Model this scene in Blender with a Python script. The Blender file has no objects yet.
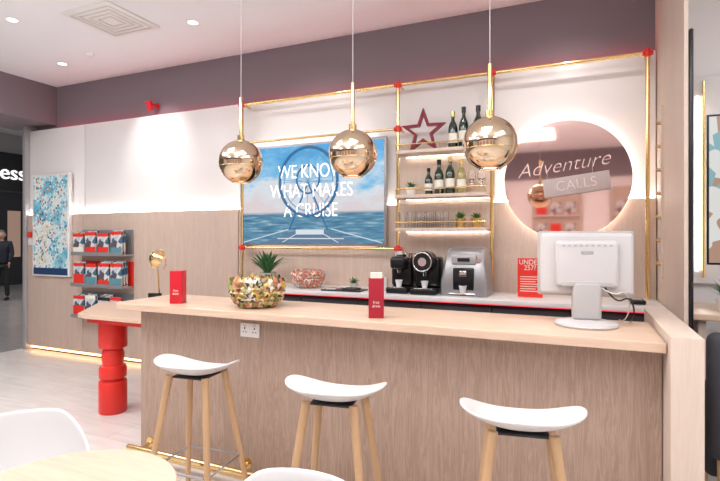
import bpy, bmesh, math, random
from mathutils import Matrix, Vector
random.seed(4)
S=bpy.context.scene
COL=S.collection
R=math.radians
try:
    S.view_settings.view_transform='Standard'
except Exception: pass

# ---------------- materials ----------------
def mat(name,c,rough=.5,metal=0,em=0,emc=None,trans=0,coat=0,ior=1.45):
    m=bpy.data.materials.new(name); m.use_nodes=True
    b=m.node_tree.nodes['Principled BSDF']
    b.inputs['Base Color'].default_value=(*c,1)
    b.inputs['Roughness'].default_value=rough
    b.inputs['Metallic'].default_value=metal
    b.inputs['IOR'].default_value=ior
    if em:
        b.inputs['Emission Color'].default_value=(*(emc or c),1)
        b.inputs['Emission Strength'].default_value=em
    if trans: b.inputs['Transmission Weight'].default_value=trans
    if coat: b.inputs['Coat Weight'].default_value=coat
    return m
def ramp(nt,stops):
    r=nt.nodes.new('ShaderNodeValToRGB')
    e=r.color_ramp.elements
    while len(e)<len(stops): e.new(.5)
    for i,(p,c) in enumerate(stops):
        e[i].position=p; e[i].color=(*c,1)
    return r
def wood(name,c1,c2,sc=(14,14,1.1),rough=.45,dist=1.5,fine=.35):
    m=mat(name,c1,rough); nt=m.node_tree; b=nt.nodes['Principled BSDF']
    tc=nt.nodes.new('ShaderNodeTexCoord'); mp=nt.nodes.new('ShaderNodeMapping')
    mp.inputs['Scale'].default_value=sc
    nt.links.new(tc.outputs['Object'],mp.inputs[0])
    n=nt.nodes.new('ShaderNodeTexNoise'); n.inputs['Scale'].default_value=1.0
    n.inputs['Detail'].default_value=8; n.inputs['Distortion'].default_value=dist
    n.inputs['Roughness'].default_value=.65
    nt.links.new(mp.outputs[0],n.inputs['Vector'])
    mul=nt.nodes.new('ShaderNodeMath'); mul.operation='MULTIPLY'; mul.inputs[1].default_value=9
    nt.links.new(n.outputs['Fac'],mul.inputs[0])
    fr=nt.nodes.new('ShaderNodeMath'); fr.operation='PINGPONG'; fr.inputs[1].default_value=.5
    nt.links.new(mul.outputs[0],fr.inputs[0])
    mx=nt.nodes.new('ShaderNodeMath'); mx.operation='MULTIPLY_ADD'; mx.inputs[1].default_value=fine*2
    nt.links.new(fr.outputs[0],mx.inputs[0])
    m2=nt.nodes.new('ShaderNodeMath'); m2.operation='MULTIPLY'; m2.inputs[1].default_value=1-fine
    nt.links.new(n.outputs['Fac'],m2.inputs[0]); nt.links.new(m2.outputs[0],mx.inputs[2])
    r=ramp(nt,[(.25,c1),(.8,c2)])
    nt.links.new(mx.outputs[0],r.inputs[0]); nt.links.new(r.outputs[0],b.inputs['Base Color'])
    return m
M={}
M['white']=mat('white_panel',(.85,.82,.81),.35)
M['ceil']=mat('ceiling_paint',(.88,.89,.92),.7)
M['purple']=mat('mauve_grey_paint',(.22,.18,.205),.6)
M['grey']=mat('grey_metal',(.45,.44,.45),.4,.3)
M['black']=mat('black_gloss',(.012,.012,.014),.25)
M['dark']=mat('dark_matt',(.03,.03,.035),.6)
M['brass']=mat('polished_brass',(.86,.61,.29),.16,1)
M['copper']=mat('pale_gold_mirror',(.74,.57,.40),.03,1)
M['chrome']=mat('chrome',(.75,.75,.76),.15,1)
M['silver']=mat('silver_plastic',(.36,.355,.365),.32,.5)
M['red']=mat('red_lacquer',(.60,.015,.03),.3)
M['redbr']=mat('red_lacquer_bright',(.76,.035,.025),.3)
M['dred']=mat('deep_red_card',(.36,.012,.03),.4)
M['plast']=mat('white_plastic',(.83,.81,.80),.3)
M['shellw']=mat('white_seat_plastic',(.74,.725,.72),.35)
M['till']=mat('till_plastic',(.58,.56,.56),.4)
M['till2']=mat('till_plastic_grey',(.46,.445,.445),.45)
M['beige']=mat('offwhite_plastic',(.72,.69,.66),.4)
M['banner']=mat('frosted_banner',(.56,.46,.44),.4)
M['cord']=mat('clear_cord',(.6,.56,.56),.5)
M['oak']=wood('oak_front',(.47,.335,.265),(.34,.232,.178),(20,20,1.3),.5,.8,.5)
M['top']=wood('oak_top',(.64,.445,.32),(.75,.575,.445),(.9,12,12),.3,.6,.2)
M['wall']=wood('oak_wall_panel',(.62,.49,.41),(.51,.385,.31),(18,18,1.0),.5,.7,.3)
M['pale']=wood('pale_oak',(.71,.59,.50),(.62,.49,.40),(14,14,.9),.5,.6,.2)
M['leg']=wood('oak_leg',(.62,.40,.23),(.50,.30,.15),(20,20,2),.45,.5,.2)
M['led']=mat('led_strip',(1,.93,.85),.5,0,14,(1,.93,.87))
M['ledr']=mat('led_red',(1,.1,.12),.5,0,8,(1,.04,.08))
M['ledw']=mat('led_warm',(1,.6,.3),.5,0,5,(1,.55,.25))
M['bulb']=mat('lamp_glow',(1,.8,.7),.5,0,6,(1,.78,.62))
M['glass']=mat('clear_glass',(1,1,1),.02,0,0,None,1)
M['botg']=mat('green_bottle_glass',(.01,.03,.012),.08,0,0,None,0,1)
M['botp']=mat('pale_wine_glass',(.45,.38,.12),.08,0,0,None,.3,1)
M['label']=mat('paper_label',(.8,.77,.68),.6)
M['gold']=mat('gold_foil',(.7,.5,.2),.3,1)
M['green']=mat('leaf_green',(.05,.17,.045),.5)
M['pot']=mat('concrete_pot',(.5,.47,.45),.7)
M['sofa']=mat('charcoal_fabric',(.045,.045,.055),.85)
M['mwall']=mat('mall_wall_paint',(.35,.32,.31),.7)
M['txtw']=mat('white_lettering',(1,1,1),.5,0,1.0)
M['txtp']=mat('blush_paint_lettering',(.86,.72,.69),.5,0,.1)
M['skin']=mat('skin',(.55,.33,.24),.5)
M['hair']=mat('grey_hair',(.12,.10,.09),.7)
M['coat']=mat('navy_coat',(.02,.022,.035),.8)
M['trous']=mat('dark_trousers',(.02,.02,.022),.85)
M['tealc']=mat('teal_cover',(.12,.30,.38),.4)

def floor_mat(name,c1,c2,mortar,sx,rough=.22):
    m=mat(name,c1,rough); nt=m.node_tree; b=nt.nodes['Principled BSDF']
    tc=nt.nodes.new('ShaderNodeTexCoord')
    br=nt.nodes.new('ShaderNodeTexBrick'); br.inputs['Scale'].default_value=1
    br.inputs['Brick Width'].default_value=sx; br.inputs['Row Height'].default_value=.3
    br.inputs['Mortar Size'].default_value=.003
    br.inputs['Color1'].default_value=(*c1,1); br.inputs['Color2'].default_value=(*c2,1); br.inputs['Mortar'].default_value=(*mortar,1)
    nt.links.new(tc.outputs['Object'],br.inputs['Vector'])
    n=nt.nodes.new('ShaderNodeTexNoise'); n.inputs['Scale'].default_value=3; n.inputs['Detail'].default_value=6
    mp=nt.nodes.new('ShaderNodeMapping'); mp.inputs['Scale'].default_value=(1,6,1)
    nt.links.new(tc.outputs['Object'],mp.inputs[0]); nt.links.new(mp.outputs[0],n.inputs['Vector'])
    r=ramp(nt,[(.3,(.88,.88,.88)),(.7,(1,1,1))]); nt.links.new(n.outputs['Fac'],r.inputs[0])
    mx=nt.nodes.new('ShaderNodeMixRGB'); mx.blend_type='MULTIPLY'; mx.inputs[0].default_value=1
    nt.links.new(br.outputs['Color'],mx.inputs[1]); nt.links.new(r.outputs[0],mx.inputs[2])
    nt.links.new(mx.outputs[0],b.inputs['Base Color'])
    return m
M['floor']=floor_mat('pale_plank_floor',(.84,.79,.75),(.80,.75,.71),(.66,.60,.56),1.2)
M['mfloor']=floor_mat('mall_tile_floor',(.36,.34,.33),(.33,.31,.30),(.25,.24,.23),.6)

def screen_mat():
    m=mat('cruise_screen_picture',(0,0,0),.2); nt=m.node_tree; b=nt.nodes['Principled BSDF']
    tc=nt.nodes.new('ShaderNodeTexCoord'); sp=nt.nodes.new('ShaderNodeSeparateXYZ')
    nt.links.new(tc.outputs['Object'],sp.inputs[0])
    n=nt.nodes.new('ShaderNodeTexNoise'); n.inputs['Scale'].default_value=2.6; n.inputs['Detail'].default_value=8; n.inputs['Roughness'].default_value=.6
    mp=nt.nodes.new('ShaderNodeMapping'); mp.inputs['Scale'].default_value=(1,1,2.2)
    nt.links.new(tc.outputs['Object'],mp.inputs[0]); nt.links.new(mp.outputs[0],n.inputs['Vector'])
    g=nt.nodes.new('ShaderNodeMath'); g.operation='MULTIPLY_ADD'; g.inputs[1].default_value=1.1
    nt.links.new(n.outputs['Fac'],g.inputs[0]); nt.links.new(sp.outputs['Z'],g.inputs[2])
    sky=ramp(nt,[(.42,(.74,.66,.68)),(.62,(.72,.78,.84)),(.80,(.24,.55,.82)),(1,(.07,.38,.74))])
    nt.links.new(g.outputs[0],sky.inputs[0])
    n2=nt.nodes.new('ShaderNodeTexNoise'); n2.inputs['Scale'].default_value=5; n2.inputs['Detail'].default_value=8
    mp2=nt.nodes.new('ShaderNodeMapping'); mp2.inputs['Scale'].default_value=(1,1,9)
    nt.links.new(tc.outputs['Object'],mp2.inputs[0]); nt.links.new(mp2.outputs[0],n2.inputs['Vector'])
    sea=ramp(nt,[(.3,(.04,.15,.27)),(.55,(.12,.30,.44)),(.75,(.50,.62,.68))])
    nt.links.new(n2.outputs['Fac'],sea.inputs[0])
    st=nt.nodes.new('ShaderNodeMapRange'); st.inputs['From Min'].default_value=-.20; st.inputs['From Max'].default_value=-.17
    nt.links.new(sp.outputs['Z'],st.inputs['Value'])
    mx=nt.nodes.new('ShaderNodeMixRGB'); nt.links.new(st.outputs[0],mx.inputs[0]); nt.links.new(sea.outputs[0],mx.inputs[1]); nt.links.new(sky.outputs[0],mx.inputs[2])
    nt.links.new(mx.outputs[0],b.inputs['Emission Color']); b.inputs['Emission Strength'].default_value=.95
    return m
M['screen']=screen_mat()
def vor_mat(name,stops,scale,em,mscale=(1,1,1)):
    m=mat(name,(0,0,0),.3); nt=m.node_tree; b=nt.nodes['Principled BSDF']
    tc=nt.nodes.new('ShaderNodeTexCoord'); mp=nt.nodes.new('ShaderNodeMapping'); mp.inputs['Scale'].default_value=mscale
    v=nt.nodes.new('ShaderNodeTexVoronoi'); v.inputs['Scale'].default_value=scale
    nt.links.new(tc.outputs['Object'],mp.inputs[0]); nt.links.new(mp.outputs[0],v.inputs['Vector'])
    sp=nt.nodes.new('ShaderNodeSeparateColor'); nt.links.new(v.outputs['Color'],sp.inputs[0])
    n=nt.nodes.new('ShaderNodeTexNoise'); n.inputs['Scale'].default_value=scale*.22; n.inputs['Detail'].default_value=2
    nt.links.new(mp.outputs[0],n.inputs['Vector'])
    a=nt.nodes.new('ShaderNodeMath'); a.operation='MULTIPLY_ADD'; a.inputs[1].default_value=.6
    h=nt.nodes.new('ShaderNodeMath'); h.operation='MULTIPLY'; h.inputs[1].default_value=.45
    nt.links.new(n.outputs['Fac'],h.inputs[0]); nt.links.new(sp.outputs[0],a.inputs[0]); nt.links.new(h.outputs[0],a.inputs[2])
    r=ramp(nt,stops); r.color_ramp.interpolation='CONSTANT'
    nt.links.new(a.outputs[0],r.inputs[0])
    if em:
        nt.links.new(r.outputs[0],b.inputs['Emission Color']); b.inputs['Emission Strength'].default_value=em
    else: nt.links.new(r.outputs[0],b.inputs['Base Color'])
    return m
# aerial crowd-on-the-beach photograph: sea, sand and crowd mixed by large noise + small dots of people
def beach_mat():
    m=mat('crowded_beach_photo',(0,0,0),.3); nt=m.node_tree; b=nt.nodes['Principled BSDF']
    tc=nt.nodes.new('ShaderNodeTexCoord')
    n=nt.nodes.new('ShaderNodeTexNoise'); n.inputs['Scale'].default_value=3.2; n.inputs['Detail'].default_value=5
    nt.links.new(tc.outputs['Object'],n.inputs['Vector'])
    base=ramp(nt,[(.35,(.10,.36,.48)),(.47,(.25,.52,.62)),(.52,(.62,.72,.74)),(.6,(.66,.62,.54))])
    nt.links.new(n.outputs['Fac'],base.inputs[0])
    v=nt.nodes.new('ShaderNodeTexVoronoi'); v.inputs['Scale'].default_value=26
    nt.links.new(tc.outputs['Object'],v.inputs['Vector'])
    dots=nt.nodes.new('ShaderNodeMath'); dots.operation='LESS_THAN'; dots.inputs[1].default_value=.42
    nt.links.new(v.outputs['Distance'],dots.inputs[0])
    sp=nt.nodes.new('ShaderNodeSeparateColor'); nt.links.new(v.outputs['Color'],sp.inputs[0])
    pc=ramp(nt,[(0,(.05,.12,.2)),(.2,(.75,.75,.72)),(.42,(.5,.28,.2)),(.55,(.08,.3,.42)),(.72,(.8,.78,.7)),(.9,(.7,.12,.08))]); pc.color_ramp.interpolation='CONSTANT'
    nt.links.new(sp.outputs[0],pc.inputs[0])
    mx=nt.nodes.new('ShaderNodeMixRGB'); nt.links.new(dots.outputs[0],mx.inputs[0]); nt.links.new(base.outputs[0],mx.inputs[1]); nt.links.new(pc.outputs[0],mx.inputs[2])
    nt.links.new(mx.outputs[0],b.inputs['Emission Color']); b.inputs['Emission Strength'].default_value=.85
    return m
M['beach']=beach_mat()
M['cover']=vor_mat('brochure_cover',[(0,(.05,.14,.25)),(.25,(.50,.56,.62)),(.42,(.70,.66,.62)),(.60,(.10,.08,.10)),(.75,(.55,.06,.05))],14,0)
M['poster']=vor_mat('street_screen_picture',[(0,(.25,.45,.5)),(.35,(.75,.75,.72)),(.6,(.45,.28,.2)),(.8,(.1,.2,.22))],7,.9)

# ---------------- builders ----------------
def finish(o,m,smooth=False):
    COL.objects.link(o)
    if m: o.data.materials.append(m)
    if smooth and o.type=='MESH':
        for p in o.data.polygons: p.use_smooth=True
    return o
def B(name,x0,x1,y0,y1,z0,z1,m,bev=0,seg=3):
    me=bpy.data.meshes.new(name); bm=bmesh.new()
    bmesh.ops.create_cube(bm,size=1)
    sx,sy,sz=x1-x0,y1-y0,z1-z0
    for v in bm.verts: v.co=Vector((v.co.x*sx,v.co.y*sy,v.co.z*sz))
    bm.to_mesh(me); bm.free()
    o=bpy.data.objects.new(name,me); o.location=((x0+x1)/2,(y0+y1)/2,(z0+z1)/2)
    finish(o,m)
    if bev:
        md=o.modifiers.new('bevel','BEVEL'); md.width=bev; md.segments=seg
        for p in me.polygons: p.use_smooth=True
    return o
def L(name,prof,m,loc=(0,0,0),seg=40,smooth=True,rot=None):
    bm=bmesh.new(); rings=[]
    for r,z in prof:
        if r<1e-6: rings.append([bm.verts.new((0,0,z))])
        else: rings.append([bm.verts.new((r*math.cos(2*math.pi*i/seg),r*math.sin(2*math.pi*i/seg),z)) for i in range(seg)])
    for a,b in zip(rings,rings[1:]):
        for i in range(seg):
            j=(i+1)%seg
            if len(a)==1 and len(b)==1: continue
            if len(a)==1: bm.faces.new((a[0],b[j],b[i]))
            elif len(b)==1: bm.faces.new((a[i],a[j],b[0]))
            else: bm.faces.new((a[i],a[j],b[j],b[i]))
    bmesh.ops.recalc_face_normals(bm,faces=bm.faces)
    me=bpy.data.meshes.new(name); bm.to_mesh(me); bm.free()
    o=bpy.data.objects.new(name,me); o.location=loc
    if rot: o.rotation_euler=rot
    finish(o,m,smooth)
    if smooth:
        md=o.modifiers.new('es','EDGE_SPLIT'); md.split_angle=R(40)
    return o
def T(name,pts,r,m,cyc=False,loc=(0,0,0),smooth=False):
    cu=bpy.data.curves.new(name,'CURVE'); cu.dimensions='3D'
    if smooth:
        sp=cu.splines.new('NURBS'); sp.points.add(len(pts)-1); sp.order_u=3; sp.use_endpoint_u=not cyc
        cu.resolution_u=8
    else:
        sp=cu.splines.new('POLY'); sp.points.add(len(pts)-1)
    for p,q in zip(sp.points,pts): p.co=(*q,1)
    sp.use_cyclic_u=cyc
    cu.bevel_depth=r; cu.bevel_resolution=5; cu.use_fill_caps=True
    o=bpy.data.objects.new(name,cu); o.location=loc
    COL.objects.link(o); cu.materials.append(m)
    return o
def circ(r,n=32,plane='xy',c=(0,0,0)):
    out=[]
    for i in range(n):
        a=2*math.pi*i/n; u,v=r*math.cos(a),r*math.sin(a)
        out.append({'xy':(c[0]+u,c[1]+v,c[2]),'xz':(c[0]+u,c[1],c[2]+v),'yz':(c[0],c[1]+u,c[2]+v)}[plane])
    return out
def TXT(name,body,size,m,loc,rot,align='CENTER',ext=.002,shear=0,space=1,sx=1,off=0):
    cu=bpy.data.curves.new(name,'FONT'); cu.body=body; cu.size=size; cu.extrude=ext; cu.offset=off
    cu.align_x=align; cu.align_y='CENTER'; cu.shear=shear; cu.space_line=space
    o=bpy.data.objects.new(name,cu); o.location=loc; o.rotation_euler=rot; o.scale=(sx,1,1)
    COL.objects.link(o); cu.materials.append(m); return o
def POLY(name,pts,z0,z1,m,bev=0,axis='z'):
    bm=bmesh.new()
    f=lambda p,h:(p[0],p[1],h) if axis=='z' else (p[0],h,p[1])
    a=[bm.verts.new(f(p,z0)) for p in pts]; b=[bm.verts.new(f(p,z1)) for p in pts]
    n=len(pts); bm.faces.new(a); bm.faces.new(b[::-1])
    for i in range(n): bm.faces.new((a[i],b[i],b[(i+1)%n],a[(i+1)%n]))
    bmesh.ops.recalc_face_normals(bm,faces=bm.faces)
    me=bpy.data.meshes.new(name); bm.to_mesh(me); bm.free()
    o=bpy.data.objects.new(name,me); finish(o,m)
    if bev:
        md=o.modifiers.new('bevel','BEVEL'); md.width=bev; md.segments=2; md.limit_method='ANGLE'
    return o
def G(name,parts,loc=(0,0,0),rot=0,world=False):
    e=bpy.data.objects.new(name,None); e.empty_display_size=.1; COL.objects.link(e)
    e.location=loc; e.rotation_euler=(0,0,rot)
    for p in parts:
        p.parent=e
        if world: p.matrix_parent_inverse=Matrix.Translation(Vector(loc)).inverted()
    return e
def strut(name,a,b,r1,r2,m,seg=16):
    a=Vector(a); b=Vector(b); d=b-a; l=d.length
    o=L(name,[(0,0),(r1,0),(r2,l),(0,l)],m,a,seg)
    o.rotation_euler=d.to_track_quat('Z','Y').to_euler(); return o

# ---------------- room shell ----------------
B('floor',-7.1,4,-4,4.7,-.1,0,M['floor'])
B('floor_mall',-19,-7.1,-6,16,-.12,-.005,M['mfloor'])
B('ceiling',-7.2,4,-4,4.7,3.6,3.7,M['ceil'])
B('wall_back',-7.02,4,4.6,4.7,0,3.6,M['purple'])
B('wall_right',3.9,4,-4,4.6,0,3.6,M['white'])
B('wall_front',-7.1,4,-4.1,-4,0,3.6,M['white'])
B('trim_4',-7.1,3.9,-4,-3.9,2.95,3.6,M['purple'])  # mauve band added out of view to colour the mirror's reflection
B('wall_left_soffit',-7.4,-6.55,-4,4.6,3.08,3.6,M['purple'])
B('trim_1',-7.03,-6.965,4.44,4.6,0,3.08,M['grey'],.005)
B('trim_2',-7.12,-7.0,3.0,3.06,0,3.08,M['grey'])
fw=[]
for i,x in enumerate((-5.6,-3.9,-2.2,-.5,1.2,2.6)):
    fw.append(B('oak_bay_%d'%i,x-.55,x+.55,-3.98,-3.93,.3,2.7,M['wall']))
    for k in range(4):
        fw.append(B('ledge_%d_%d'%(i,k),x-.5,x+.5,-3.93,-3.78,.55+.5*k,.57+.5*k,M['plast']))
        for j in range(3): fw.append(B('brochure_%d_%d_%d'%(i,k,j),x-.45+.32*j,x-.22+.32*j,-3.92,-3.88,.57+.5*k,.87+.5*k,M['cover'] if (i+j+k)%3 else M['redbr']))
G('brochure_wall_unit',fw,(-1.5,-3.95,0),world=True)  # bays and brochures added behind the camera for the mirror to reflect
# mall
B('wall_mall',-17.2,-17,-6,16,0,7,M['mwall'])
B('wall_mall_far',-17,-7.2,15.9,16,0,7,M['mwall'])
B('ceiling_mall',-19,-7.45,-6,16,4.9,5.0,M['ceil'])
shop=[B('shop_opening',-16.98,-16.9,5,13,0,3.0,M['dark']),
 B('sign_fascia',-16.98,-16.75,5,13.5,3.05,4.25,M['black']),
 TXT('sign_letters','wellness',.66,M['txtw'],(-16.72,10.68,3.60),(R(90),0,R(90)),'RIGHT',.02),
 B('frame_post',-16.98,-16.7,9.2,9.35,0,3.05,M['grey']),
 B('lit_window',-16.9,-16.88,10.2,10.6,.9,2.4,mat('shop_interior_glow',(.6,.4,.3),.5,0,.2))]
G('shopfront',shop,(-16.9,9,0),world=True)

secs=[(-6.96,-5.875),(-5.865,-3.42),(-3.41,-1.575),(-1.565,-.695),(-.685,.545)]
up=[];lo=[]
for i,(a,b) in enumerate(secs):
    up.append(B('upper_panel_%d'%i,a,b,4.5,4.545,1.86,3.01,M['white'],.003))
    lo.append(B('lower_panel_%d'%i,a,b,4.47,4.595,.07,1.855,M['wall'],.003))
    if i!=3: lo.append(B('led_strip_%d'%i,a+.01,b-.01,4.474,4.496,1.856,1.866,M['led']))
lo.append(B('shelf_back_panel',-1.56,-.70,4.485,4.499,1.86,2.42,M['pale']))
lo.append(B('floor_led_strip',-6.95,-3.1,4.5,4.52,.03,.05,M['ledw']))
up.append(B('cove_led_red',-6.5,.5,4.560,4.575,2.99,3.005,M['ledr']))
G('wall_cladding_upper',up,(-3,4.55,2.4),world=True)
G('wall_cladding_lower',lo,(-3,4.55,1),world=True)
B('baseboard_back',-6.96,.545,4.53,4.6,0,.068,M['dark'])

# ---------------- television ----------------
tv=[B('casing',-3.32,-1.66,4.40,4.45,1.46,2.50,M['silver'],.006),
    B('picture',-3.295,-1.685,4.394,4.40,1.485,2.475,M['screen']),
    B('wall_bracket',-2.9,-2.1,4.45,4.5,1.7,2.3,M['dark']),
    B('backlight_top',-3.2,-1.8,4.455,4.465,2.46,2.48,M['led']),
    B('backlight_side',-3.28,-3.26,4.455,4.465,1.55,2.4,M['led']),
    B('backlight_bottom',-3.2,-1.8,4.452,4.462,1.48,1.50,M['led'])]
navy=mat('screen_navy',(0,0,0),.5,0,.9,(.04,.17,.36)); navy2=mat('screen_blue',(0,0,0),.5,0,.9,(.16,.38,.62)); lt=mat('screen_pale',(0,0,0),.5,0,.9,(.75,.82,.88)); deckm=mat('screen_deck',(0,0,0),.5,0,.9,(.12,.22,.34))
def arc(name,rx,rz,cx,cz,r,m,y,lim=(1.50,2.465)):
    pts=[(cx+rx*math.cos(t/40*2*math.pi),y,cz+rz*math.sin(t/40*2*math.pi)) for t in range(41)]
    tv.append(T(name,[p for p in pts if lim[0]<p[2]<lim[1]],r,m))
arc('wheel_outer',.33,.345,-2.50,2.11,.016,navy,4.3935)
arc('wheel_mid',.28,.295,-2.50,2.11,.006,navy2,4.394)
arc('wheel_inner',.13,.14,-2.50,2.13,.010,navy,4.3935)
for a in range(0,180,22):
    c_,s_=math.cos(R(a)),math.sin(R(a))
    tv.append(T('spoke_%d'%a,[(-2.50+.28*c_,4.3938,2.11+.295*s_),(-2.50-.28*c_,4.3938,2.11-.295*s_)],.003,navy2))
for s in (-1,1): tv.append(T('wheel_support_%d'%s,[(-2.5,4.3937,2.1),(-2.5+s*.22,4.3937,1.62)],.009,navy))
tv.append(POLY('deck_shape',[(-3.05,1.49),(-1.93,1.49),(-2.26,1.60),(-2.70,1.60)],4.392,4.3935,deckm,axis='y'))
for i,(x0,x1) in enumerate([(-3.28,-2.72),(-2.80,-2.60),(-2.16,-2.36),(-1.70,-2.24)]):
    tv.append(T('deck_rail_%d'%i,[(x0,4.3925,1.495),(x1,4.3925,1.63 if i in(0,3) else 1.60)],.004,lt))
tv.append(B('deck_house',-2.64,-2.32,4.390,4.392,1.575,1.625,lt))
tv.append(B('deck_cross',-2.86,-2.10,4.390,4.392,1.53,1.54,lt))
tv.append(TXT('caption','WE KNOW\nWHAT MAKES\nA CRUISE',.20,M['txtw'],(-2.47,4.384,2.01),(R(90),0,0),'CENTER',.001,0,.98,.74,-.002))
G('wall_television',tv,(-2.49,4.42,1.98),world=True)

# ---------------- portrait display ----------------
G('digital_poster_display',[B('casing',-6.79,-6.06,4.42,4.468,1.03,2.39,M['plast'],.006),
   B('picture',-6.76,-6.09,4.415,4.42,1.14,2.36,M['beach']),
   B('caption_bar',-6.76,-6.09,4.415,4.42,1.05,1.14,mat('navy_band',(.01,.03,.09),.4,0,.4))],(-6.4,4.44,1.7),world=True)
G('call_point_box',[B('body',-6.93,-6.86,4.44,4.468,1.55,1.62,M['redbr'],.004),B('plate',-6.935,-6.855,4.455,4.469,1.44,1.53,M['plast'],.003)],(-6.9,4.45,1.5),world=True)

# ---------------- brochure racks ----------------
parts=[]
rx0=-5.84
for k,z0 in enumerate((1.34,.95,.56)):
    parts.append(B('shelf_%d'%k,rx0-.03,rx0+.87,4.30,4.47,z0-.02,z0,M['silver']))
    parts.append(B('backplate_%d'%k,rx0-.03,rx0+.87,4.455,4.468,z0,z0+.30,M['redbr'] if k==1 else M['silver']))
    parts.append(B('lip_%d'%k,rx0-.03,rx0+.87,4.30,4.307,z0,z0+.025,M['silver']))
    for j in range(4):
        x=rx0+j*.216+random.uniform(-.008,.008); h=random.uniform(.25,.285)
        for s in range(random.choice((1,2,3))):
            parts.append(B('brochure_%d_%d_%d'%(k,j,s),x+s*.004,x+.185+s*.004,4.32+s*.035,4.335+s*.035,z0+.001,z0+h+s*.014,M['cover']))
        body=random.choice(('redbr','tealc','redbr','label','dred'))
        parts.append(B('cover_panel_%d_%d'%(k,j),x,x+.185,4.317,4.32,z0,z0+random.uniform(.07,.15),M[body]))
        parts.append(B('masthead_%d_%d'%(k,j),x,x+.185,4.317,4.32,z0+h-.04,z0+h,M[random.choice(('redbr','coat','redbr','label'))]))
G('brochure_rack',parts,(rx0+.4,4.4,1),world=True)

# ---------------- brass pipe frame ----------------
YP=4.36; pp=[]
xs=[-3.28,-1.53,-.685,.475]
for i,x in enumerate(xs):
    pp.append(T('upright_%d'%i,[(x,YP,1.075),(x,YP,2.95)],.016,M['brass']))
pp.append(T('top_rail',[(xs[0],YP,2.95),(xs[3],YP,2.95)],.016,M['brass']))
pp.append(T('screen_rail_top',[(xs[0],YP,2.545),(xs[1],YP,2.545)],.012,M['brass']))
pp.append(T('screen_rail_bottom',[(xs[0],YP,1.44),(xs[1],YP,1.44)],.012,M['brass']))
def joint(i,x,z):
    pp.append(T('joint_v_%d'%i,[(x,YP,z-.03),(x,YP,z+.03)],.022,M['redbr']))
    pp.append(T('joint_h_%d'%i,[(x-.036,YP,z),(x+.036,YP,z)],.020,M['redbr']))
    pp.append(T('wall_stub_%d'%i,[(x,YP,z),(x,4.5,z)],.012,M['brass']))
for i,(x,z) in enumerate([(xs[0],2.95),(xs[1],2.95),(xs[2],2.95),(xs[3],2.95),(xs[1],2.545),(xs[0],1.44),(xs[1],1.44),(xs[0],2.545)]): joint(i,x,z)
G('brass_pipe_frame',pp,(-1.4,4.4,2),world=True)

# ---------------- bottle shelf ----------------
sh=[]
for i,z in enumerate((2.32,1.925,1.63)):
    sh.append(B('board_%d'%i,-1.51,-.705,4.22,4.485 if z>1.86 else 4.469,z-.03,z,M['pale'],.003))
    sh.append(B('board_led_%d'%i,-1.48,-.73,4.45,4.456,z-.035,z-.0305,M['led']))
    sh.append(T('rail_%d'%i,[(-1.51,4.215,z+.05),(-.705,4.215,z+.05)],.006,M['brass']))
    for x in (-1.50,-1.1,-.715): sh.append(T('rail_post_%d_%d'%(i,int(-x*100)),[(x,4.225,z-.01),(x,4.215,z+.05)],.004,M['brass']))
G('bottle_shelf',sh,(-1.1,4.35,2),world=True)
def bottle(name,loc,m,h=.31,r=.038,foil='gold',lab=True):
    s=h/.31
    prof=[(0,0),(r*.9,0),(r,.008),(r,.17*s),(r*.85,.2*s),(r*.42,.235*s),(r*.36,.25*s),(r*.36,.30*s),(r*.42,.302*s),(r*.42,.31*s),(0,.31*s)]
    ps=[L('glass_body',prof,m,seg=24)]
    if lab: ps.append(L('label',[(r+.001,.05*s),(r+.001,.13*s)],M['label'],seg=24))
    ps.append(L('foil',[(r*.45,.27*s),(r*.46,.312*s),(0,.313*s)],M[foil],seg=16))
    return G(name,ps,loc)
for i,(px,z,m,h,r,f) in enumerate([(-1.02,2.32,'botg',.33,.042,'gold'),(-.925,2.32,'botg',.36,.042,'black'),(-.80,2.32,'botg',.36,.046,'black'),
        (-1.24,1.925,'botg',.24,.036,'black'),(-1.145,1.925,'botg',.31,.042,'black'),(-1.045,1.925,'botg',.33,.042,'gold'),(-.945,1.925,'botp',.30,.04,'gold')]):
    bottle('wine_bottle',(px,4.36,z+.001),M[m],h,r,f)
def gob(name,loc,stem=True):
    if stem: prof=[(.032,0),(.03,.003),(.004,.006),(.004,.08),(.02,.095),(.033,.12),(.036,.15),(.03,.19),(.028,.19),(.033,.15),(.03,.122),(.0,.10)]
    else: prof=[(0,0),(.032,0),(.037,.14),(.034,.14),(.030,.01),(0,.01)]
    return G(name,[L('glass_bowl',prof,M['glass'],seg=20)],loc)
for x in (-.85,-.765): gob('wine_glass',(x,4.33,1.926))
for x in (-1.46,-1.375,-1.29,-1.205,-1.12):
    gob('tumbler_glass',(x,4.28,1.631),False); gob('tumbler_glass',(x+.02,4.38,1.631),False)
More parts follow.
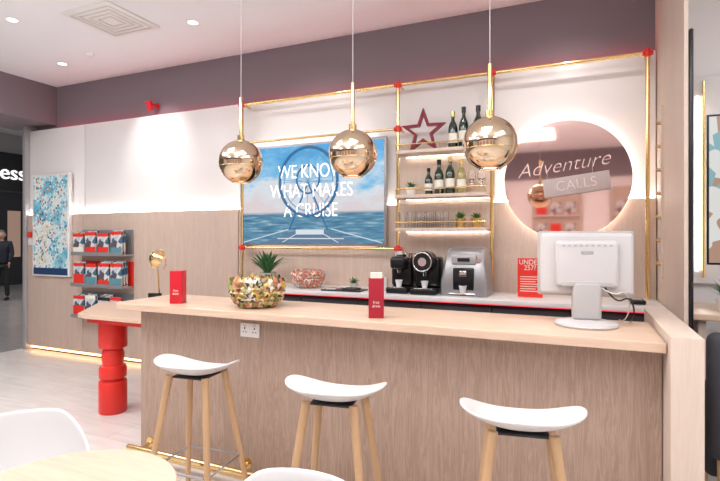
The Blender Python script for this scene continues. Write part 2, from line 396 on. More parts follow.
def spiky(name,loc,n,h,r,potr,poth,potm,m=None,wid=.012):
    ps=[L('pot',[(0,0),(potr*.75,0),(potr,poth),(potr*.88,poth),(potr*.85,poth-.012),(0,poth-.012)],potm,seg=24)]
    bm=bmesh.new()
    for i in range(n):
        a=i*2.399; t=(i+.5)/n; out=r*(.25+.75*t); hh=h*(1-.45*t)*random.uniform(.85,1.1)
        d=Vector((math.cos(a),math.sin(a),0)); s=Vector((-d.y,d.x,0)); prev=None
        for k in range(6):
            u=k/5; c=d*(potr*.2+out*u**1.4)+Vector((0,0,poth-.01+hh*(u-.18*u*u)))
            w=wid*(1-u)**.6*(.7+.8*u) if k<5 else .0006
            row=[bm.verts.new(c+s*w),bm.verts.new(c-d*w*.5-Vector((0,0,w*.3))),bm.verts.new(c-s*w),bm.verts.new(c+d*w*.3+Vector((0,0,w*.1)))]
            if prev:
                for q in range(4): bm.faces.new((prev[q],prev[(q+1)%4],row[(q+1)%4],row[q]))
            prev=row
    bmesh.ops.recalc_face_normals(bm,faces=bm.faces)
    me=bpy.data.meshes.new('leaves'); bm.to_mesh(me); bm.free()
    o=bpy.data.objects.new('leaves',me); finish(o,m or M['green'],True); ps.append(o)
    return G(name,ps,loc)
spiky('potted_succulent',(-1.40,4.34,1.926),22,.09,.07,.045,.07,M['plast'],None,.009)
spiky('potted_succulent',(-.95,4.34,1.631),26,.09,.07,.05,.08,M['gold'],None,.010)
spiky('potted_succulent',(-.81,4.34,1.631),26,.08,.07,.055,.08,M['gold'],None,.010)

def star():
    bm=bmesh.new(); R1,R2=.215,.088
    def ring(k,y):
        out=[]
        for i in range(10):
            a=math.pi/2+i*math.pi/5; r=(R1 if i%2==0 else R2)*k
            out.append(bm.verts.new((r*math.cos(a),y,r*math.sin(a))))
        return out
    a=ring(1,0);b=ring(.68,0);c=ring(1,.035);d=ring(.68,.035)
    for i in range(10):
        j=(i+1)%10
        for p,q in ((a,b),(b,d),(d,c),(c,a)): bm.faces.new((p[i],p[j],q[j],q[i]))
    bmesh.ops.recalc_face_normals(bm,faces=bm.faces)
    me=bpy.data.meshes.new('star_frame'); bm.to_mesh(me); bm.free()
    o=bpy.data.objects.new('star_frame',me); finish(o,mat('dark_red_metal',(.17,.02,.03),.35,.5))
    G('star_ornament',[o],(-1.285,4.33,2.32+.215*math.cos(R(36))+.001))
star()

# ---------------- round mirror ----------------
mx,mz=-.105,2.02
mi=[L('mirror_disc',[(0,0),(.485,0),(.485,.010),(0,.010)],mat('rose_tinted_mirror',(.90,.62,.56),.04,1),(mx,4.42,mz),96,True,(R(-90),0,0)),
    L('standoff',[(0,0),(.36,0),(.36,.036),(0,.036)],M['dark'],(mx,4.432,mz),48,True,(R(-90),0,0)),
    T('halo_led',circ(.455,64,'xz',(mx,4.446,mz)),.008,M['led'],True)]
G('round_wall_mirror',mi,(mx,4.44,mz),world=True)
sg=[TXT('lettering_adventure','Adventure',.165,M['txtp'],(mx-.03,4.40,mz+.115),(R(90),R(-7),0),'CENTER',.003,.4,1,1,-.004),
    B('banner',-.25,.25,-.003,.003,-.075,.075,M['banner'],.002),
    TXT('lettering_calls','CALLS',.11,M['txtp'],(mx+.08,4.392,mz-.045),(R(90),R(-7),0),'CENTER',.002,0,1,1,-.002),
    T('suspension_wire_1',[(mx-.14,4.401,mz-.01),(mx-.14,4.401,mz+.08)],.001,M['cord']),
    T('suspension_wire_2',[(mx+.2,4.401,mz+.02),(mx+.2,4.401,mz+.14)],.001,M['cord'])]
sg[1].location=(mx+.08,4.399,mz-.045); sg[1].rotation_euler=(0,R(-7),0)
for k in range(3): sg.append(T('spacer_%d'%k,[(mx-.06+.14*k,4.40,mz-.05),(mx-.06+.14*k,4.42,mz-.05)],.004,M['brass']))
G('hanging_lettering_sign',sg,(mx,4.40,mz),world=True)

# ---------------- back counter ----------------
bc=[B('worktop',-2.95,.54,3.9,4.465,1.035,1.07,M['plast'],.004),
    B('red_edge_led',-2.93,.53,3.93,3.938,1.026,1.033,mat('led_red_soft',(1,.1,.12),.5,0,1.5,(1,.05,.08))),
    B('carcass',-2.9,.52,3.96,4.46,.1,1.035,M['dark']),
    B('plinth',-2.9,.52,4.0,4.46,0,.1,M['black'])]
for i in range(6):
    x=-2.88+i*.566; bc.append(B('door_%d'%i,x,x+.555,3.945,3.96,.12,1.0,M['dark'],.003))
G('back_counter',bc,(-1.2,4.2,.5),world=True)
ZC=1.071
def coffee(name,loc,w,h,body,accent,kind):
    p=[]; d=.3
    p.append(B('drip_base',-w/2,w/2,-d/2,d/2,0,.05,M['black'],.012))
    p.append(B('drip_grille',-w*.36,w*.36,-d/2+.01,-.02,.05,.055,M['chrome'],.002))
    p.append(B('rear_body',-w/2,w/2,-.01,d/2,.05,h*.86,body,.025))
    if kind==0:
        p.append(B('brew_head',-w*.36,w*.36,-d/2+.02,.02,h*.60,h*.92,body,.03))
        p.append(L('lever_knob',[(0,0),(.05,0),(.055,.02),(.03,.05),(0,.05)],accent,(0,-.03,h*.91)))
        p.append(B('water_tank',w*.2,w*.47,.0,d/2-.01,h*.5,h,M['glass'],.01))
    if kind==1:
        p.append(L('brew_head',[(0,0),(.08,0),(.088,.01),(.088,.15),(.075,.17),(0,.17)],body,(0,.02,h*.76),40,True,(R(90),0,0)))
        p.append(T('chrome_ring',circ(.077,40,'xz',(0,-.152,h*.76)),.005,accent,True))
        p.append(L('badge',[(0,0),(.035,0),(.035,.005),(0,.005)],accent,(0,-.148,h*.76),32,True,(R(90),0,0)))
    p.append(L('spout',[(0,0),(.014,0),(.02,.04),(0,.04)],accent,(0,-.07,h*.50 if kind==0 else h*.42)))
    p.append(L('cup',[(0,0),(.02,0),(.032,.055),(.029,.055),(.018,.005),(0,.005)],M['plast'],(0,-.075,.056)))
    return G(name,p,loc)
coffee('pod_coffee_machine',(-1.42,4.14,ZC),.19,.34,M['black'],M['chrome'],0)
coffee('espresso_machine',(-1.185,4.12,ZC),.22,.36,M['black'],M['chrome'],1)
def beanm(loc):
    p=[]
    prof=[(-.17,0),(.17,0),(.17,.36),(.12,.395),(-.02,.395),(-.09,.36),(-.15,.26),(-.165,.12)]
    bm=bmesh.new()
    xs_=[(-.19,.88),(-.175,.96),(-.13,1),(.13,1),(.175,.96),(.19,.88)]
    prev=None;first=None
    for x,s in xs_:
        row=[bm.verts.new((x*(1 if z<.2 else .88),y*s,z*s if z>.3 else z)) for y,z in prof]
        if prev:
            for i in range(len(prof)): bm.faces.new((prev[i],prev[(i+1)%8],row[(i+1)%8],row[i]))
        else: first=row
        prev=row
    bm.faces.new(first); bm.faces.new(prev[::-1]); bmesh.ops.recalc_face_normals(bm,faces=bm.faces)
    me=bpy.data.meshes.new('body'); bm.to_mesh(me); bm.free(); o=bpy.data.objects.new('body',me); finish(o,M['silver'],True)
    md=o.modifiers.new('b','BEVEL'); md.width=.025; md.segments=4; md.limit_method='ANGLE'; p.append(o)
    p.append(B('dispensing_recess',-.085,.085,-.172,-.13,.05,.23,M['black'],.01))
    p.append(B('control_face',-.10,.10,-.160,-.10,.255,.335,M['grey'],.012))
    p.append(B('display',-.05,.05,-.166,-.12,.28,.31,M['black'],.003))
    p.append(B('drip_tray',-.11,.11,-.23,-.15,0,.035,M['chrome'],.008))
    p.append(B('spout_block',-.03,.03,-.195,-.15,.16,.21,M['chrome'],.008))
    p.append(L('dial',[(0,0),(.022,0),(.02,.02),(0,.02)],M['chrome'],(.12,-.13,.29),24,True,(R(90),0,0)))
    p.append(L('cup',[(0,0),(.02,0),(.032,.055),(.029,.055),(.018,.005),(0,.005)],M['plast'],(0,-.19,.036)))
    G('bean_to_cup_coffee_maker',p,loc)
beanm((-.855,4.18,ZC))
def paperbowl(name,loc,r,h,mats):
    prof=[(0,0),(r*.55,0),(r*.85,h*.25),(r,h*.6),(r*.93,h),(r*.88,h),(r*.94,h*.6),(r*.8,h*.28),(0,h*.1)]
    base=L('bowl',prof,mats[0],seg=36)
    bm=bmesh.new()
    outer=[(r*.72,.13*h),(r*.86,h*.25),(r*.97,h*.42),(r*1.03,h*.62),(r*1.05,h*.82),(r*1.05,h*1.0),(r*.88,h*1.06),(r*.68,h*1.0),(r*.42,h*1.1),(r*.15,h*1.05)]
    for k,(rr,zz) in enumerate(outer):
        n=max(5,int(2*math.pi*rr/(r*.19)))
        for i in range(n):
            a=2*math.pi*(i+.5*(k%2))/n+random.uniform(-.05,.05)
            d=Vector((math.cos(a),math.sin(a),0)); s=Vector((-d.y,d.x,0)); up_=Vector((0,0,1))
            c=d*rr+up_*zz; tw=random.uniform(-.9,.9)*(1 if k else .2); w=r*random.uniform(.08,.14); hh=h*random.uniform(.06,.11)
            if k>=5: hh*=1.8; c+=up_*random.uniform(-.02,.03)*h*4
            ax=(s*math.cos(tw)+up_*math.sin(tw)); ay=(up_*math.cos(tw)-s*math.sin(tw))
            if k>5: ay=(d*random.uniform(-.5,.7)+up_*.8).normalized()
            o1=c+d*.004
            vs=[bm.verts.new(o1-ax*w-ay*hh),bm.verts.new(o1+ax*w-ay*hh),bm.verts.new(o1+ax*w+ay*hh),bm.verts.new(o1-ax*w+ay*hh)]
            tp=bm.verts.new(o1+d*r*.09+up_*(.02*h))
            mi_=random.randrange(len(mats))
            for q in range(4):
                f=bm.faces.new((vs[q],vs[(q+1)%4],tp)); f.material_index=mi_ if q%2 else random.randrange(len(mats))
    me=bpy.data.meshes.new('folded_paper'); bm.to_mesh(me); bm.free()
    o=bpy.data.objects.new('folded_paper',me); COL.objects.link(o)
    for m in mats: me.materials.append(m)
    return G(name,[base,o],loc)
c=lambda n,*k: mat(n,k,.55)
pb=[c('paper_yellow',.62,.46,.10),c('paper_dark',.06,.05,.05),c('paper_white',.74,.68,.58),c('paper_green',.24,.32,.10),c('paper_brown',.40,.20,.10),c('paper_gold',.55,.40,.16),c('paper_cream2',.72,.58,.38),c('paper_rust',.5,.18,.10)]
po=[c('paper_orange',.75,.27,.12),c('paper_cream',.85,.76,.68),c('paper_rose',.65,.18,.14),c('paper_grey',.5,.46,.42)]
ZB=1.091
paperbowl('woven_paper_bowl',(-1.955,2.76,ZB),.165,.155,pb)
paperbowl('woven_paper_bowl',(-2.36,4.15,ZC),.14,.13,po)
spiky('potted_aloe',(-2.82,4.15,ZC),38,.28,.24,.09,.13,M['pot'],None,.024)
spiky('potted_succulent',(-1.93,4.25,ZC),18,.08,.08,.04,.05,M['pot'],None,.01)
G('snack_tray',[B('tray',-.19,.19,-.10,.10,0,.012,M['black'],.004),B('booklet_1',-.15,-.04,-.07,.06,.012,.022,M['cover']),B('booklet_2',.0,.13,-.06,.07,.012,.024,M['dark'])],(-1.93,4.05,ZC))
G('storage_canister',[L('jar',[(0,0),(.045,0),(.05,.01),(.05,.1),(.04,.115),(.01,.12),(.012,.13),(0,.135)],M['plast'])],(-1.62,4.2,ZC))
ps=[B('board',-.095,.095,0,.008,0,.31,M['redbr'],.001),
    TXT('headline','UNDER\n257?',.056,M['label'],(0,-.003,.255),(R(90),0,0),'CENTER',.0005,0,.8,.9),
    B('strut',-.02,.02,.008,.07,0,.012,M['red'])]
for k in range(7): ps.append(B('text_line_%d'%k,-.075,.07-.014*(k%3),-.0025,0,.160-k*.019,.165-k*.019,M['label']))
G('promo_sign',ps,(-.36,4.18,ZC))
G('card_reader',[B('body',-.05,.05,-.08,.08,0,.03,M['black'],.01),B('screen',-.03,.03,-.03,.06,.03,.032,M['grey'])],(.38,4.1,ZC))

# ---------------- bar ----------------
topm=POLY('countertop',[(-2.96,2.51),(.345,2.51),(.345,3.10),(-3.0,3.10),(-3.0,2.56)],1.045,1.09,M['top'],.004)
x0,x1=-2.877,.345
bb=[topm,B('front_panel',x0,x1,2.65,2.68,.0,1.045,M['oak']),
 B('left_end_panel',x0,x0+.03,2.68,3.05,0,1.045,M['oak']),
 B('inner_carcass',x0+.03,x1,2.68,3.03,.05,1.044,M['dark'])]
G('bar_counter',bb,(-1.3,2.8,.5),world=True)
B('bar_end_wall',.35,.472,2.45,3.38,0,1.13,M['pale'],.004)
fr=[T('rail_upper',[(-2.80,2.47,.13),(.30,2.47,.13)],.019,M['brass']),T('rail_lower',[(-2.80,2.54,.07),(.30,2.54,.07)],.019,M['brass'])]
for i,x in enumerate((-2.78,-1.95,-1.0,-.05)):
    fr.append(T('bracket_%d'%i,[(x,2.47,.13),(x,2.54,.07),(x,2.648,.10)],.012,M['brass']))
    fr.append(L('flange_%d'%i,[(0,0),(.035,0),(.035,.008),(0,.008)],M['brass'],(x,2.648,.10),20,True,(R(90),0,0)))
G('brass_foot_rail',fr,(-1.2,2.5,.1),world=True)
sk=[B('plate',-2.0,-1.855,2.638,2.6495,.91,.998,M['plast'],.003)]
for i,x in enumerate((-1.965,-1.89)):
    sk.append(B('pin_top_%d'%i,x-.003,x+.003,2.636,2.639,.96,.972,M['black']))
    for dx in (-.011,.011): sk.append(B('pin_%d_%d'%(i,int(dx*1000)),x+dx-.004,x+dx+.004,2.636,2.639,.94,.945,M['black']))
    sk.append(B('switch_%d'%i,x-.008,x+.008,2.634,2.639,.978,.992,M['beige']))
G('double_power_socket',sk,(-1.93,2.645,.95),world=True)
def cardbox(loc,h,m,top):
    p=[B('card_box',-.043,.043,-.04,.04,0,h,m,.002)]
    if top: p.append(B('paper_insert',-.033,.033,-.03,.03,h,h+.03,M['label']))
    p.append(TXT('print','free\ndrink',.022,M['label'],(0,-.041,h*.35),(R(90),0,0),'CENTER',.0003))
    G('menu_card_box',p,loc,R(20))
cardbox((-2.56,2.68,ZB),.225,M['red'],False)
cardbox((-1.065,2.66,ZB),.225,M['dred'],True)
pm=[B('bezel',-.235,.235,.03,.055,.15,.49,M['till2'],.012),
    B('glass',-.21,.21,.055,.058,.18,.46,M['black']),
    B('rear_shell',-.225,.225,-.01,.035,.16,.48,M['till'],.02,4),
    B('rear_bulge',-.15,.15,-.045,.0,.20,.44,M['till'],.02,4),
    B('port_strip',-.12,.12,-.047,-.03,.205,.23,M['till2'],.003),
    B('logo_badge',-.03,.03,-.047,-.04,.37,.39,M['grey'],.002),
    B('neck',-.07,.07,-.05,.015,.03,.23,M['till2'],.02),
    L('foot',[(0,0),(.15,0),(.155,.008),(.15,.018),(.08,.032),(0,.036)],M['till'])]
for i in range(9): pm.append(B('vent_%d'%i,-.12+i*.028,-.105+i*.028,-.047,-.044,.41,.42,M['till2']))
pm.append(T('power_cable',[(.08,-.03,.21),(.13,-.05,.12),(.2,-.02,.16),(.24,.03,.08),(.23,.09,.005),(.26,.2,.004)],.004,M['black'],smooth=True))
pm.append(T('data_cable',[(.05,-.03,.21),(.12,-.06,.16),(.18,-.03,.19),(.22,.03,.1),(.2,.09,.005),(.2,.2,.004)],.003,M['beige'],smooth=True))
G('till_monitor',pm,(.03,2.86,ZB),R(8))

# ---------------- side table wing with red leg ----------------
pts=[(-3.0,2.93),(-3.85,2.93),(-3.95,2.96),(-4.0,3.02),(-4.38,3.5),(-4.40,3.58),(-4.34,3.64),(-3.0,3.64)]
wt=[POLY('tabletop',pts,.86,.895,M['top'],.004),
    POLY('apron',[(-3.0,2.98),(-3.86,2.98),(-3.93,3.03),(-4.3,3.52),(-4.28,3.58),(-3.0,3.58)],.82,.86,M['redbr']),
    L('turned_leg',[(0,0),(.112,0),(.117,.01),(.117,.27),(.112,.28),(.09,.285),(.09,.295),(.112,.31),(.115,.38),(.105,.41),(.085,.42),(.085,.43),(.09,.45),(.095,.50),(.09,.54),(.08,.56),(.115,.575),(.118,.59),(.118,.80),(.115,.82),(0,.82)],M['redbr'],(-3.80,3.19,0),48)]
G('side_table',wt,(-3.7,3.2,0),world=True)
lp=[L('base',[(0,0),(.07,0),(.07,.012),(.01,.02),(0,.02)],M['brass']),
    T('stem',[(0,0,.02),(0,0,.30),(-.03,0,.40)],.007,M['brass'],smooth=True),
    L('shade',[(.0,.07),(.03,.065),(.06,.045),(.085,.0),(.082,.0),(.057,.04),(0,.06)],M['brass'],(0,-.02,.46),32,True,(R(62),R(-15),0)),
    L('bulb',[(0,0),(.02,.01),(.025,.03),(0,.05)],M['bulb'],(0,-.03,.455)),
    T('hoop',[(0+.09*math.cos(t/10*math.pi),-.01,.43+.09*math.sin(t/10*math.pi)) for t in range(-3,14)],.005,M['brass'])]
G('brass_table_lamp',lp,(-3.55,3.48,.896))
G('picture_holder',[B('black_card',-.06,.06,0,.01,0,.16,M['black']),B('foot',-.05,.05,-.02,.03,0,.008,M['black'])],(-3.42,3.3,.896),R(20))

# ---------------- pendants ----------------
def pendant(x):
    y=2.63; z=2.03; r=.14; prof=[]
    for i in range(0,41):
        a=math.pi*(i/40)*.865
        prof.append((max(r*math.sin(a),0),r*math.cos(a)))
    ps=[L('globe_shell',prof,M['copper'],seg=64)]
    rr,zz=prof[-1]
    ps.append(T('bottom_rim',circ(rr,48,'xy',(0,0,zz)),.003,M['copper'],True))
    ps.append(T('seam',circ(r*.985,64,'xy',(0,0,-.03)),.0022,M['brass'],True))
    ps.append(L('diffuser',[(0,zz+.008),(rr*.9,zz+.008)],M['bulb'],seg=32))
    ps.append(L('collar',[(0,r-.004),(.022,r-.002),(.022,r+.03),(.011,r+.035),(.011,r+.27),(.004,r+.28),(0,r+.28)],M['brass'],seg=24))
    ps.append(T('cord',[(0,0,r+.27),(0,0,3.58-z)],.0022,M['cord']))
    ps.append(L('ceiling_rose',[(0,3.6-z),(.05,3.6-z),(.05,3.58-z),(0,3.57-z)],M['plast'],seg=24))
    G('pendant_lamp',ps,(x,y,z))
for x in (-1.988,-1.20,-.423): pendant(x)

# ---------------- stools ----------------
def shell(name,m,a,b,side,back,front,dep,z0,seg=48,rows=14):
    bm=bmesh.new(); cen=bm.verts.new((0,0,z0)); rings=[]
    for k in range(1,rows+1):
        t=k/rows; row=[]
        for i in range(seg):
            p=2*math.pi*i/seg; cx,cy=math.cos(p),math.sin(p)
            sx=abs(cx)**.85*(1 if cx>0 else -1)
            x=a*t*sx; y=b*t*cy
            zz=side*(abs(cx)*t)**2.2 + (back*(max(-cy,0)*t)**2.2) + front*(max(cy,0)*t)**3
            row.append(bm.verts.new((x,y,z0+zz+dep*t**2)))
        rings.append(row)
    for i in range(seg): bm.faces.new((cen,rings[0][i],rings[0][(i+1)%seg]))
    for p,q in zip(rings,rings[1:]):
        for i in range(seg):
            j=(i+1)%seg; bm.faces.new((p[i],q[i],q[j],p[j]))
    bmesh.ops.recalc_face_normals(bm,faces=bm.faces)
    me=bpy.data.meshes.new(name); bm.to_mesh(me); bm.free()
    o=bpy.data.objects.new(name,me); finish(o,m,True)
    md=o.modifiers.new('s','SOLIDIFY'); md.thickness=.012; md.offset=-1
    md=o.modifiers.new('ss','SUBSURF'); md.levels=1; md.render_levels=1
    return o
def stool(loc,rot):
    p=[shell('seat_shell',M['shellw'],.245,.185,.070,.060,-.008,.012,.790)]
    p.append(B('seat_bracket',-.10,.10,-.09,.09,.768,.779,M['dark'],.004))
    ends=[]
    for i,(sx,sy) in enumerate(((-1,-1),(1,-1),(1,1),(-1,1))):
        a=(sx*.115,sy*.09,.783); b=(sx*.215,sy*.205,0)
        p.append(strut('leg_%d'%(i+1),b,a,.014,.021,M['leg']))
        t=.28/.775; ends.append((b[0]+(a[0]-b[0])*t,b[1]+(a[1]-b[1])*t,.28))
    p.append(T('footrest',ends,.006,M['silver'],True))
    G('bar_stool',p,loc,rot)
stool((-1.98,2.22,0),R(6)); stool((-1.066,2.14,0),R(8)); stool((-.217,2.13,0),R(10))

# ---------------- foreground table + chairs ----------------
G('round_cafe_table',[L('tabletop',[(0,.725),(.33,.725),(.335,.73),(.335,.745),(.33,.75),(0,.75)],M['top'],seg=72),
   L('column',[(0,.02),(.03,.02),(.03,.7),(.12,.725),(0,.725)],M['plast']),
   L('foot',[(0,0),(.24,0),(.24,.01),(.03,.025),(0,.025)],M['plast'])],(-1.47,1.05,0))
def tub(loc,rot,hh=.34):
    seg=56; bm=bmesh.new(); cen=bm.verts.new((0,0,.44)); rings=[]
    N1,N2=6,12
    for k in range(1,N1+N2+1):
        row=[]
        for i in range(seg):
            p=2*math.pi*i/seg; dx,dy=math.sin(p),math.cos(p)
            if k<=N1: r=.23*k/N1; z=.44+.012*(k/N1)**2
            else:
                t=(k-N1)/N2
                hgt=hh*max(0,min(1,(dy+.55)/1.35))**1.1+.02
                r=.23+.06*math.sin(min(1,t*1.2)*math.pi/2)*(.6+.4*max(dy,0))+.02*t*max(dy,0); z=.452+hgt*t
            row.append(bm.verts.new((dx*r,dy*r*.95,z)))
        rings.append(row)
    for i in range(seg): bm.faces.new((cen,rings[0][i],rings[0][(i+1)%seg]))
    for a,b in zip(rings,rings[1:]):
        for i in range(seg):
            j=(i+1)%seg; bm.faces.new((a[i],b[i],b[j],a[j]))
    bmesh.ops.recalc_face_normals(bm,faces=bm.faces)
    me=bpy.data.meshes.new('shell'); bm.to_mesh(me); bm.free(); o=bpy.data.objects.new('shell',me); finish(o,M['shellw'],True)
    md=o.modifiers.new('s','SOLIDIFY'); md.thickness=.014; md.offset=1
    md=o.modifiers.new('ss','SUBSURF'); md.levels=1; md.render_levels=1
    p=[o,B('under_bracket',-.12,.12,-.12,.12,.40,.425,M['dark'],.004)]
    for i,(sx,sy) in enumerate(((-1,-1),(1,-1),(1,1),(-1,1))):
        p.append(strut('leg_%d'%(i+1),(sx*.23,sy*.22,0),(sx*.11,sy*.11,.41),.012,.018,M['leg']))
    G('tub_chair',p,loc,rot)
tub((-1.98,1.20,0),R(58),.33); tub((-.77,1.11,0),R(-2),.33)

# ---------------- right side ----------------
B('wall_screen_right',.553,.575,3.4,4.6,0,3.6,M['pale'])
G('tall_framed_mirror',[B('frame',.576,.60,3.39,4.2,.9,2.75,M['black'],.01),B('mirror_glass',.60,.603,3.43,4.16,.95,2.7,M['chrome'])],(.59,3.8,1.8),world=True)
pg=[]
for i in range(7): pg.append(T('peg_%d'%i,[(.553,4.2,1.35+i*.17),(.51,4.2,1.36+i*.17)],.012,M['leg']))
pg.append(B('backboard',.540,.553,4.17,4.23,1.25,2.5,M['pale']))
G('peg_rail',pg,(.54,4.2,1.8),world=True)
B('wall_panel_right',.62,3.9,4.5,4.6,0,3.6,M['white'])
G('wall_display_screen',[B('surround',.62,1.7,4.44,4.5,1.2,2.75,M['plast'],.01),B('picture',.88,1.65,4.43,4.44,1.36,2.44,M['poster']),
    B('bezel',.865,1.665,4.435,4.442,1.345,2.455,M['black']),B('led_edge',.80,.81,4.43,4.44,1.3,2.6,M['led']),
    T('brass_bar',[(.84,4.40,1.25),(.84,4.40,2.7)],.01,M['brass']),TXT('caption','HOTEL',.16,M['txtw'],(1.2,4.425,2.2),(R(90),0,0))],(1.2,4.45,2),world=True)
G('high_side_table',[B('tabletop',.62,1.7,3.55,4.2,1.05,1.09,M['top'],.006),B('panel_leg_1',.66,.70,3.6,4.15,0,1.05,M['pale']),B('panel_leg_2',1.6,1.64,3.6,4.15,0,1.05,M['pale'])],(1.1,3.9,0),world=True)
spiky('potted_grass',(.83,3.72,1.091),30,.16,.12,.06,.08,M['plast'],None,.008)
sf=[B('backrest',.60,2.1,3.0,3.14,.42,1.06,M['sofa'],.05,5),B('seat',.62,2.1,3.14,3.5,.30,.48,M['sofa'],.05,5),B('arm',.60,.72,3.1,3.5,.3,.72,M['sofa'],.04,5)]
for i,(x,y) in enumerate(((.66,3.06),(2.0,3.06),(.66,3.45),(2.0,3.45))): sf.append(strut('leg_%d'%i,(x,y,0),(x,y,.44 if y<3.1 else .31),.015,.02,M['leg']))
G('banquette_sofa',sf,(1.3,3.2,0),world=True)

# ---------------- ceiling fittings ----------------
vx,vy=-4.04,3.38
v=[B('frame',vx-.3,vx+.3,vy-.3,vy+.3,3.585,3.6,M['plast'],.003)]
for k in range(1,5):
    s=.3-.055*k; v.append(T('louvre_%d'%k,[(vx-s,vy-s,3.582),(vx+s,vy-s,3.582),(vx+s,vy+s,3.582),(vx-s,vy+s,3.582)],.006,M['beige'],True))
G('ceiling_air_vent',v,(vx,vy,3.59),world=True)
for x,y in ((-3.38,3.73),(-5.6,4.0),(-4.9,3.0)):
    G('recessed_downlight',[L('trim_ring',[(.05,-.004),(.055,0),(.035,0)],M['plast'],seg=32),L('lens',[(0,-.001),(.045,-.001)],M['bulb'],seg=32)],(x,y,3.598))
G('smoke_detector',[L('body',[(0,-.035),(.03,-.035),(.05,-.015),(.05,0),(0,0)],M['plast'])],(-5.0,3.9,3.6))
G('red_spotlight',[L('head',[(0,-.05),(.03,-.05),(.035,.03),(.05,.06),(.045,.06),(0,.02)],M['red'],(0,-.12,-.03),24,True,(R(20),0,0)),
   T('arm',[(0,-.11,0),(0,-.06,.0),(0,0,0)],.01,M['red']),L('mount',[(0,0),(.035,0),(.035,.01),(0,.01)],M['red'],(0,0,0),24,True,(R(90),0,0))],(-4.72,4.598,3.15))

# ---------------- person in mall ----------------
def person(loc,rot):
    p=[]
    def skin(name,verts,edges,rad,m,root=0,sub=2):
        me=bpy.data.meshes.new(name); me.from_pydata(verts,edges,[]); o=bpy.data.objects.new(name,me); COL.objects.link(o)
        md=o.modifiers.new('skin','SKIN'); md.use_smooth_shade=True
        sv=me.skin_vertices[0].data
        for i,r in enumerate(rad):
            sv[i].radius=(r,r) if not isinstance(r,tuple) else r; sv[i].use_root=(i==root)
        md=o.modifiers.new('sub','SUBSURF'); md.levels=sub; md.render_levels=sub
        me.materials.append(m); p.append(o); return o
    V=[(0,0,.86),(0,0,1.05),(0,.0,1.22),(0,0,1.38),(0,0,1.45),
       (-.17,0,1.41),(-.22,-.01,1.14),(-.21,-.06,.92),(.17,0,1.41),(.22,-.02,1.14),(.19,-.10,.94)]
    E=[(0,1),(1,2),(2,3),(3,4),(3,5),(5,6),(6,7),(3,8),(8,9),(9,10)]
    skin('coat',V,E,[(.17,.12),(.15,.11),(.165,.115),(.13,.10),(.06,.06),.065,.055,.045,.065,.055,.045],M['coat'],0)
    V=[(0,0,.90),(-.09,0,.82),(-.10,-.015,.48),(-.11,.02,.09),(.09,0,.82),(.10,-.02,.48),(.11,.02,.09)]
    skin('trousers',V,[(0,1),(1,2),(2,3),(0,4),(4,5),(5,6)],[(.13,.10),.085,.062,.048,.085,.062,.048],M['trous'],0)
    for s in (-1,1):
        skin('shoe_%d'%s,[(s*.11,.04,.05),(s*.115,-.06,.04),(s*.12,-.17,.03)],[(0,1),(1,2)],[.045,.042,.028],M['black'])
    skin('neck',[(0,0,1.42),(0,-.01,1.52)],[(0,1)],[.055,.052],M['skin'])
    bm=bmesh.new(); bmesh.ops.create_uvsphere(bm,u_segments=24,v_segments=18,radius=1)
    for v in bm.verts:
        x,y,z=v.co; w=.076*(1-.22*max(0,-z)); v.co=Vector((x*w,y*.095*(1-.1*max(0,-z)),z*.118))
        if y<-.8 and abs(x)<.25 and -.35<z<.05: v.co.y-=.018
    me=bpy.data.meshes.new('head'); bm.to_mesh(me); bm.free(); o=bpy.data.objects.new('head',me); o.location=(0,-.015,1.605); finish(o,M['skin'],True); p.append(o)
    bm=bmesh.new(); bmesh.ops.create_uvsphere(bm,u_segments=24,v_segments=18,radius=1)
    bmesh.ops.delete(bm,geom=[v for v in bm.verts if v.co.z<.35 and v.co.y<-.1 or v.co.z<-.35],context='VERTS')
    for v in bm.verts: v.co=Vector((v.co.x*.083,v.co.y*.102,v.co.z*.126))
    me=bpy.data.meshes.new('hair'); bm.to_mesh(me); bm.free(); o=bpy.data.objects.new('hair',me); o.location=(0,-.012,1.608); finish(o,M['hair'],True); p.append(o)
    for s in (-1,1):
        p.append(L('eye_%d'%s,[(0,-.008),(.008,0),(0,.008)],M['black'],(s*.028,-.1,1.61),12))
        e=L('ear_%d'%s,[(0,-.03),(.012,-.01),(.014,.015),(0,.03)],M['skin'],(s*.077,-.01,1.60),12); p.append(e)
        bx,by,bz=(-.21,-.06,.90) if s<0 else (.19,-.10,.92)
        skin('palm_%d'%s,[(bx,by,bz+.03),(bx,by-.01,bz-.05)],[(0,1)],[(.022,.028),(.018,.036)],M['skin'],0,1)
        for k in range(4):
            yy=by-.035+k*.021; l=[.06,.07,.075,.06][k]
            skin('finger_%d_%d'%(s,k),[(bx,yy,bz-.04),(bx-s*.004,yy,bz-.05-l*.5),(bx-s*.018,yy,bz-.05-l)],[(0,1),(1,2)],[.009,.008,.007],M['skin'],0,1)
        skin('thumb_%d'%s,[(bx,by-.03,bz-.0),(bx-s*.008,by-.055,bz-.035),(bx-s*.01,by-.06,bz-.06)],[(0,1),(1,2)],[.010,.009,.008],M['skin'],0,1)
    p.append(T('mouth',[(-.02,-.104,1.555),(0,-.108,1.553),(.02,-.104,1.555)],.003,mat('lips',(.4,.15,.12),.5)))
    G('standing_man',p,loc,rot)
person((-13.0,7.72,-.005),R(40))

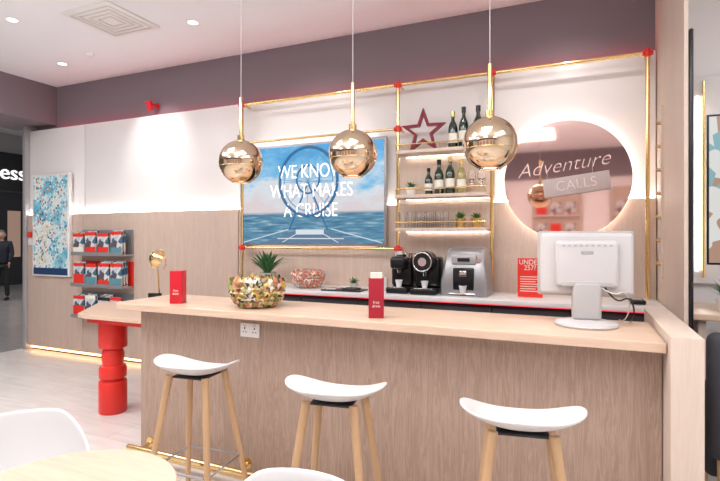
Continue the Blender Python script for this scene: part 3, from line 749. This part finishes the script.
# ---------------- lights ----------------
def area(name,loc,size,power,col=(1,.975,.965),rot=(0,0,0),sy=None):
    l=bpy.data.lights.new(name,'AREA'); l.energy=power; l.size=size; l.color=col
    if sy: l.shape='RECTANGLE'; l.size_y=sy
    o=bpy.data.objects.new(name,l); o.location=loc; o.rotation_euler=rot; COL.objects.link(o)
for i,(x,y,p_) in enumerate(((-5.2,1.6,60),(-2.8,1.3,36),(-.6,1.3,32),(1.8,1.5,36),(-4,-1.6,30),(-1,-1.6,32),(2,-1.6,30))):
    area('ceiling_light_panel',(x,y,3.56),1.1,p_)
for i,(x,y) in enumerate(((-4.6,.6),(-1.2,.2),(1.8,.4))):
    area('ceiling_uplight',(x,y,2.95),.9,(52,42,40)[i],(.95,.96,1),(R(180),0,0))  # added fill lamps, unseen, aimed up to brighten the ceiling
area('mall_light',(-12,6,4.85),4,170)
def spot(name,loc,tgt,power,ang=60,col=(1,.95,.91),blend=.8,rad=.04):
    l=bpy.data.lights.new(name,'SPOT'); l.energy=power; l.spot_size=R(ang); l.spot_blend=blend; l.color=col; l.shadow_soft_size=rad
    o=bpy.data.objects.new(name,l); o.location=loc
    d=Vector(tgt)-Vector(loc); o.rotation_euler=d.to_track_quat('-Z','Y').to_euler(); COL.objects.link(o)
spot('wall_wash_spot',(-4.6,3.7,3.5),(-4.6,4.5,2.6),55,62,(1,.98,.97),1)
spot('wall_wash_spot',(-2.5,3.6,3.5),(-2.5,4.5,2.4),16,80)
spot('wall_wash_spot',(-.1,3.6,3.5),(-.1,4.5,2.4),22,80)
spot('counter_spot',(-1.1,3.4,3.5),(-1.1,4.3,1.2),28,60)
for x in (-1.988,-1.2,-.423):
    l=bpy.data.lights.new('pendant_bulb','SPOT'); l.energy=6; l.spot_size=R(110); l.spot_blend=.7; l.color=(1,.86,.74); l.shadow_soft_size=.04
    o=bpy.data.objects.new('pendant_bulb',l); o.location=(x,2.63,1.885); COL.objects.link(o)
w=bpy.data.worlds.new('world'); S.world=w; w.use_nodes=True
w.node_tree.nodes['Background'].inputs[0].default_value=(.97,.97,1,1); w.node_tree.nodes['Background'].inputs[1].default_value=.6

# ---------------- camera ----------------
cam=bpy.data.cameras.new('camera'); cam.lens=25; cam.sensor_width=36; cam.shift_y=-3.5/720; cam.clip_start=.05; cam.clip_end=100
co=bpy.data.objects.new('camera',cam); co.location=(0,0,1.55); co.rotation_euler=(R(90),0,R(23.7)); COL.objects.link(co)
S.camera=co
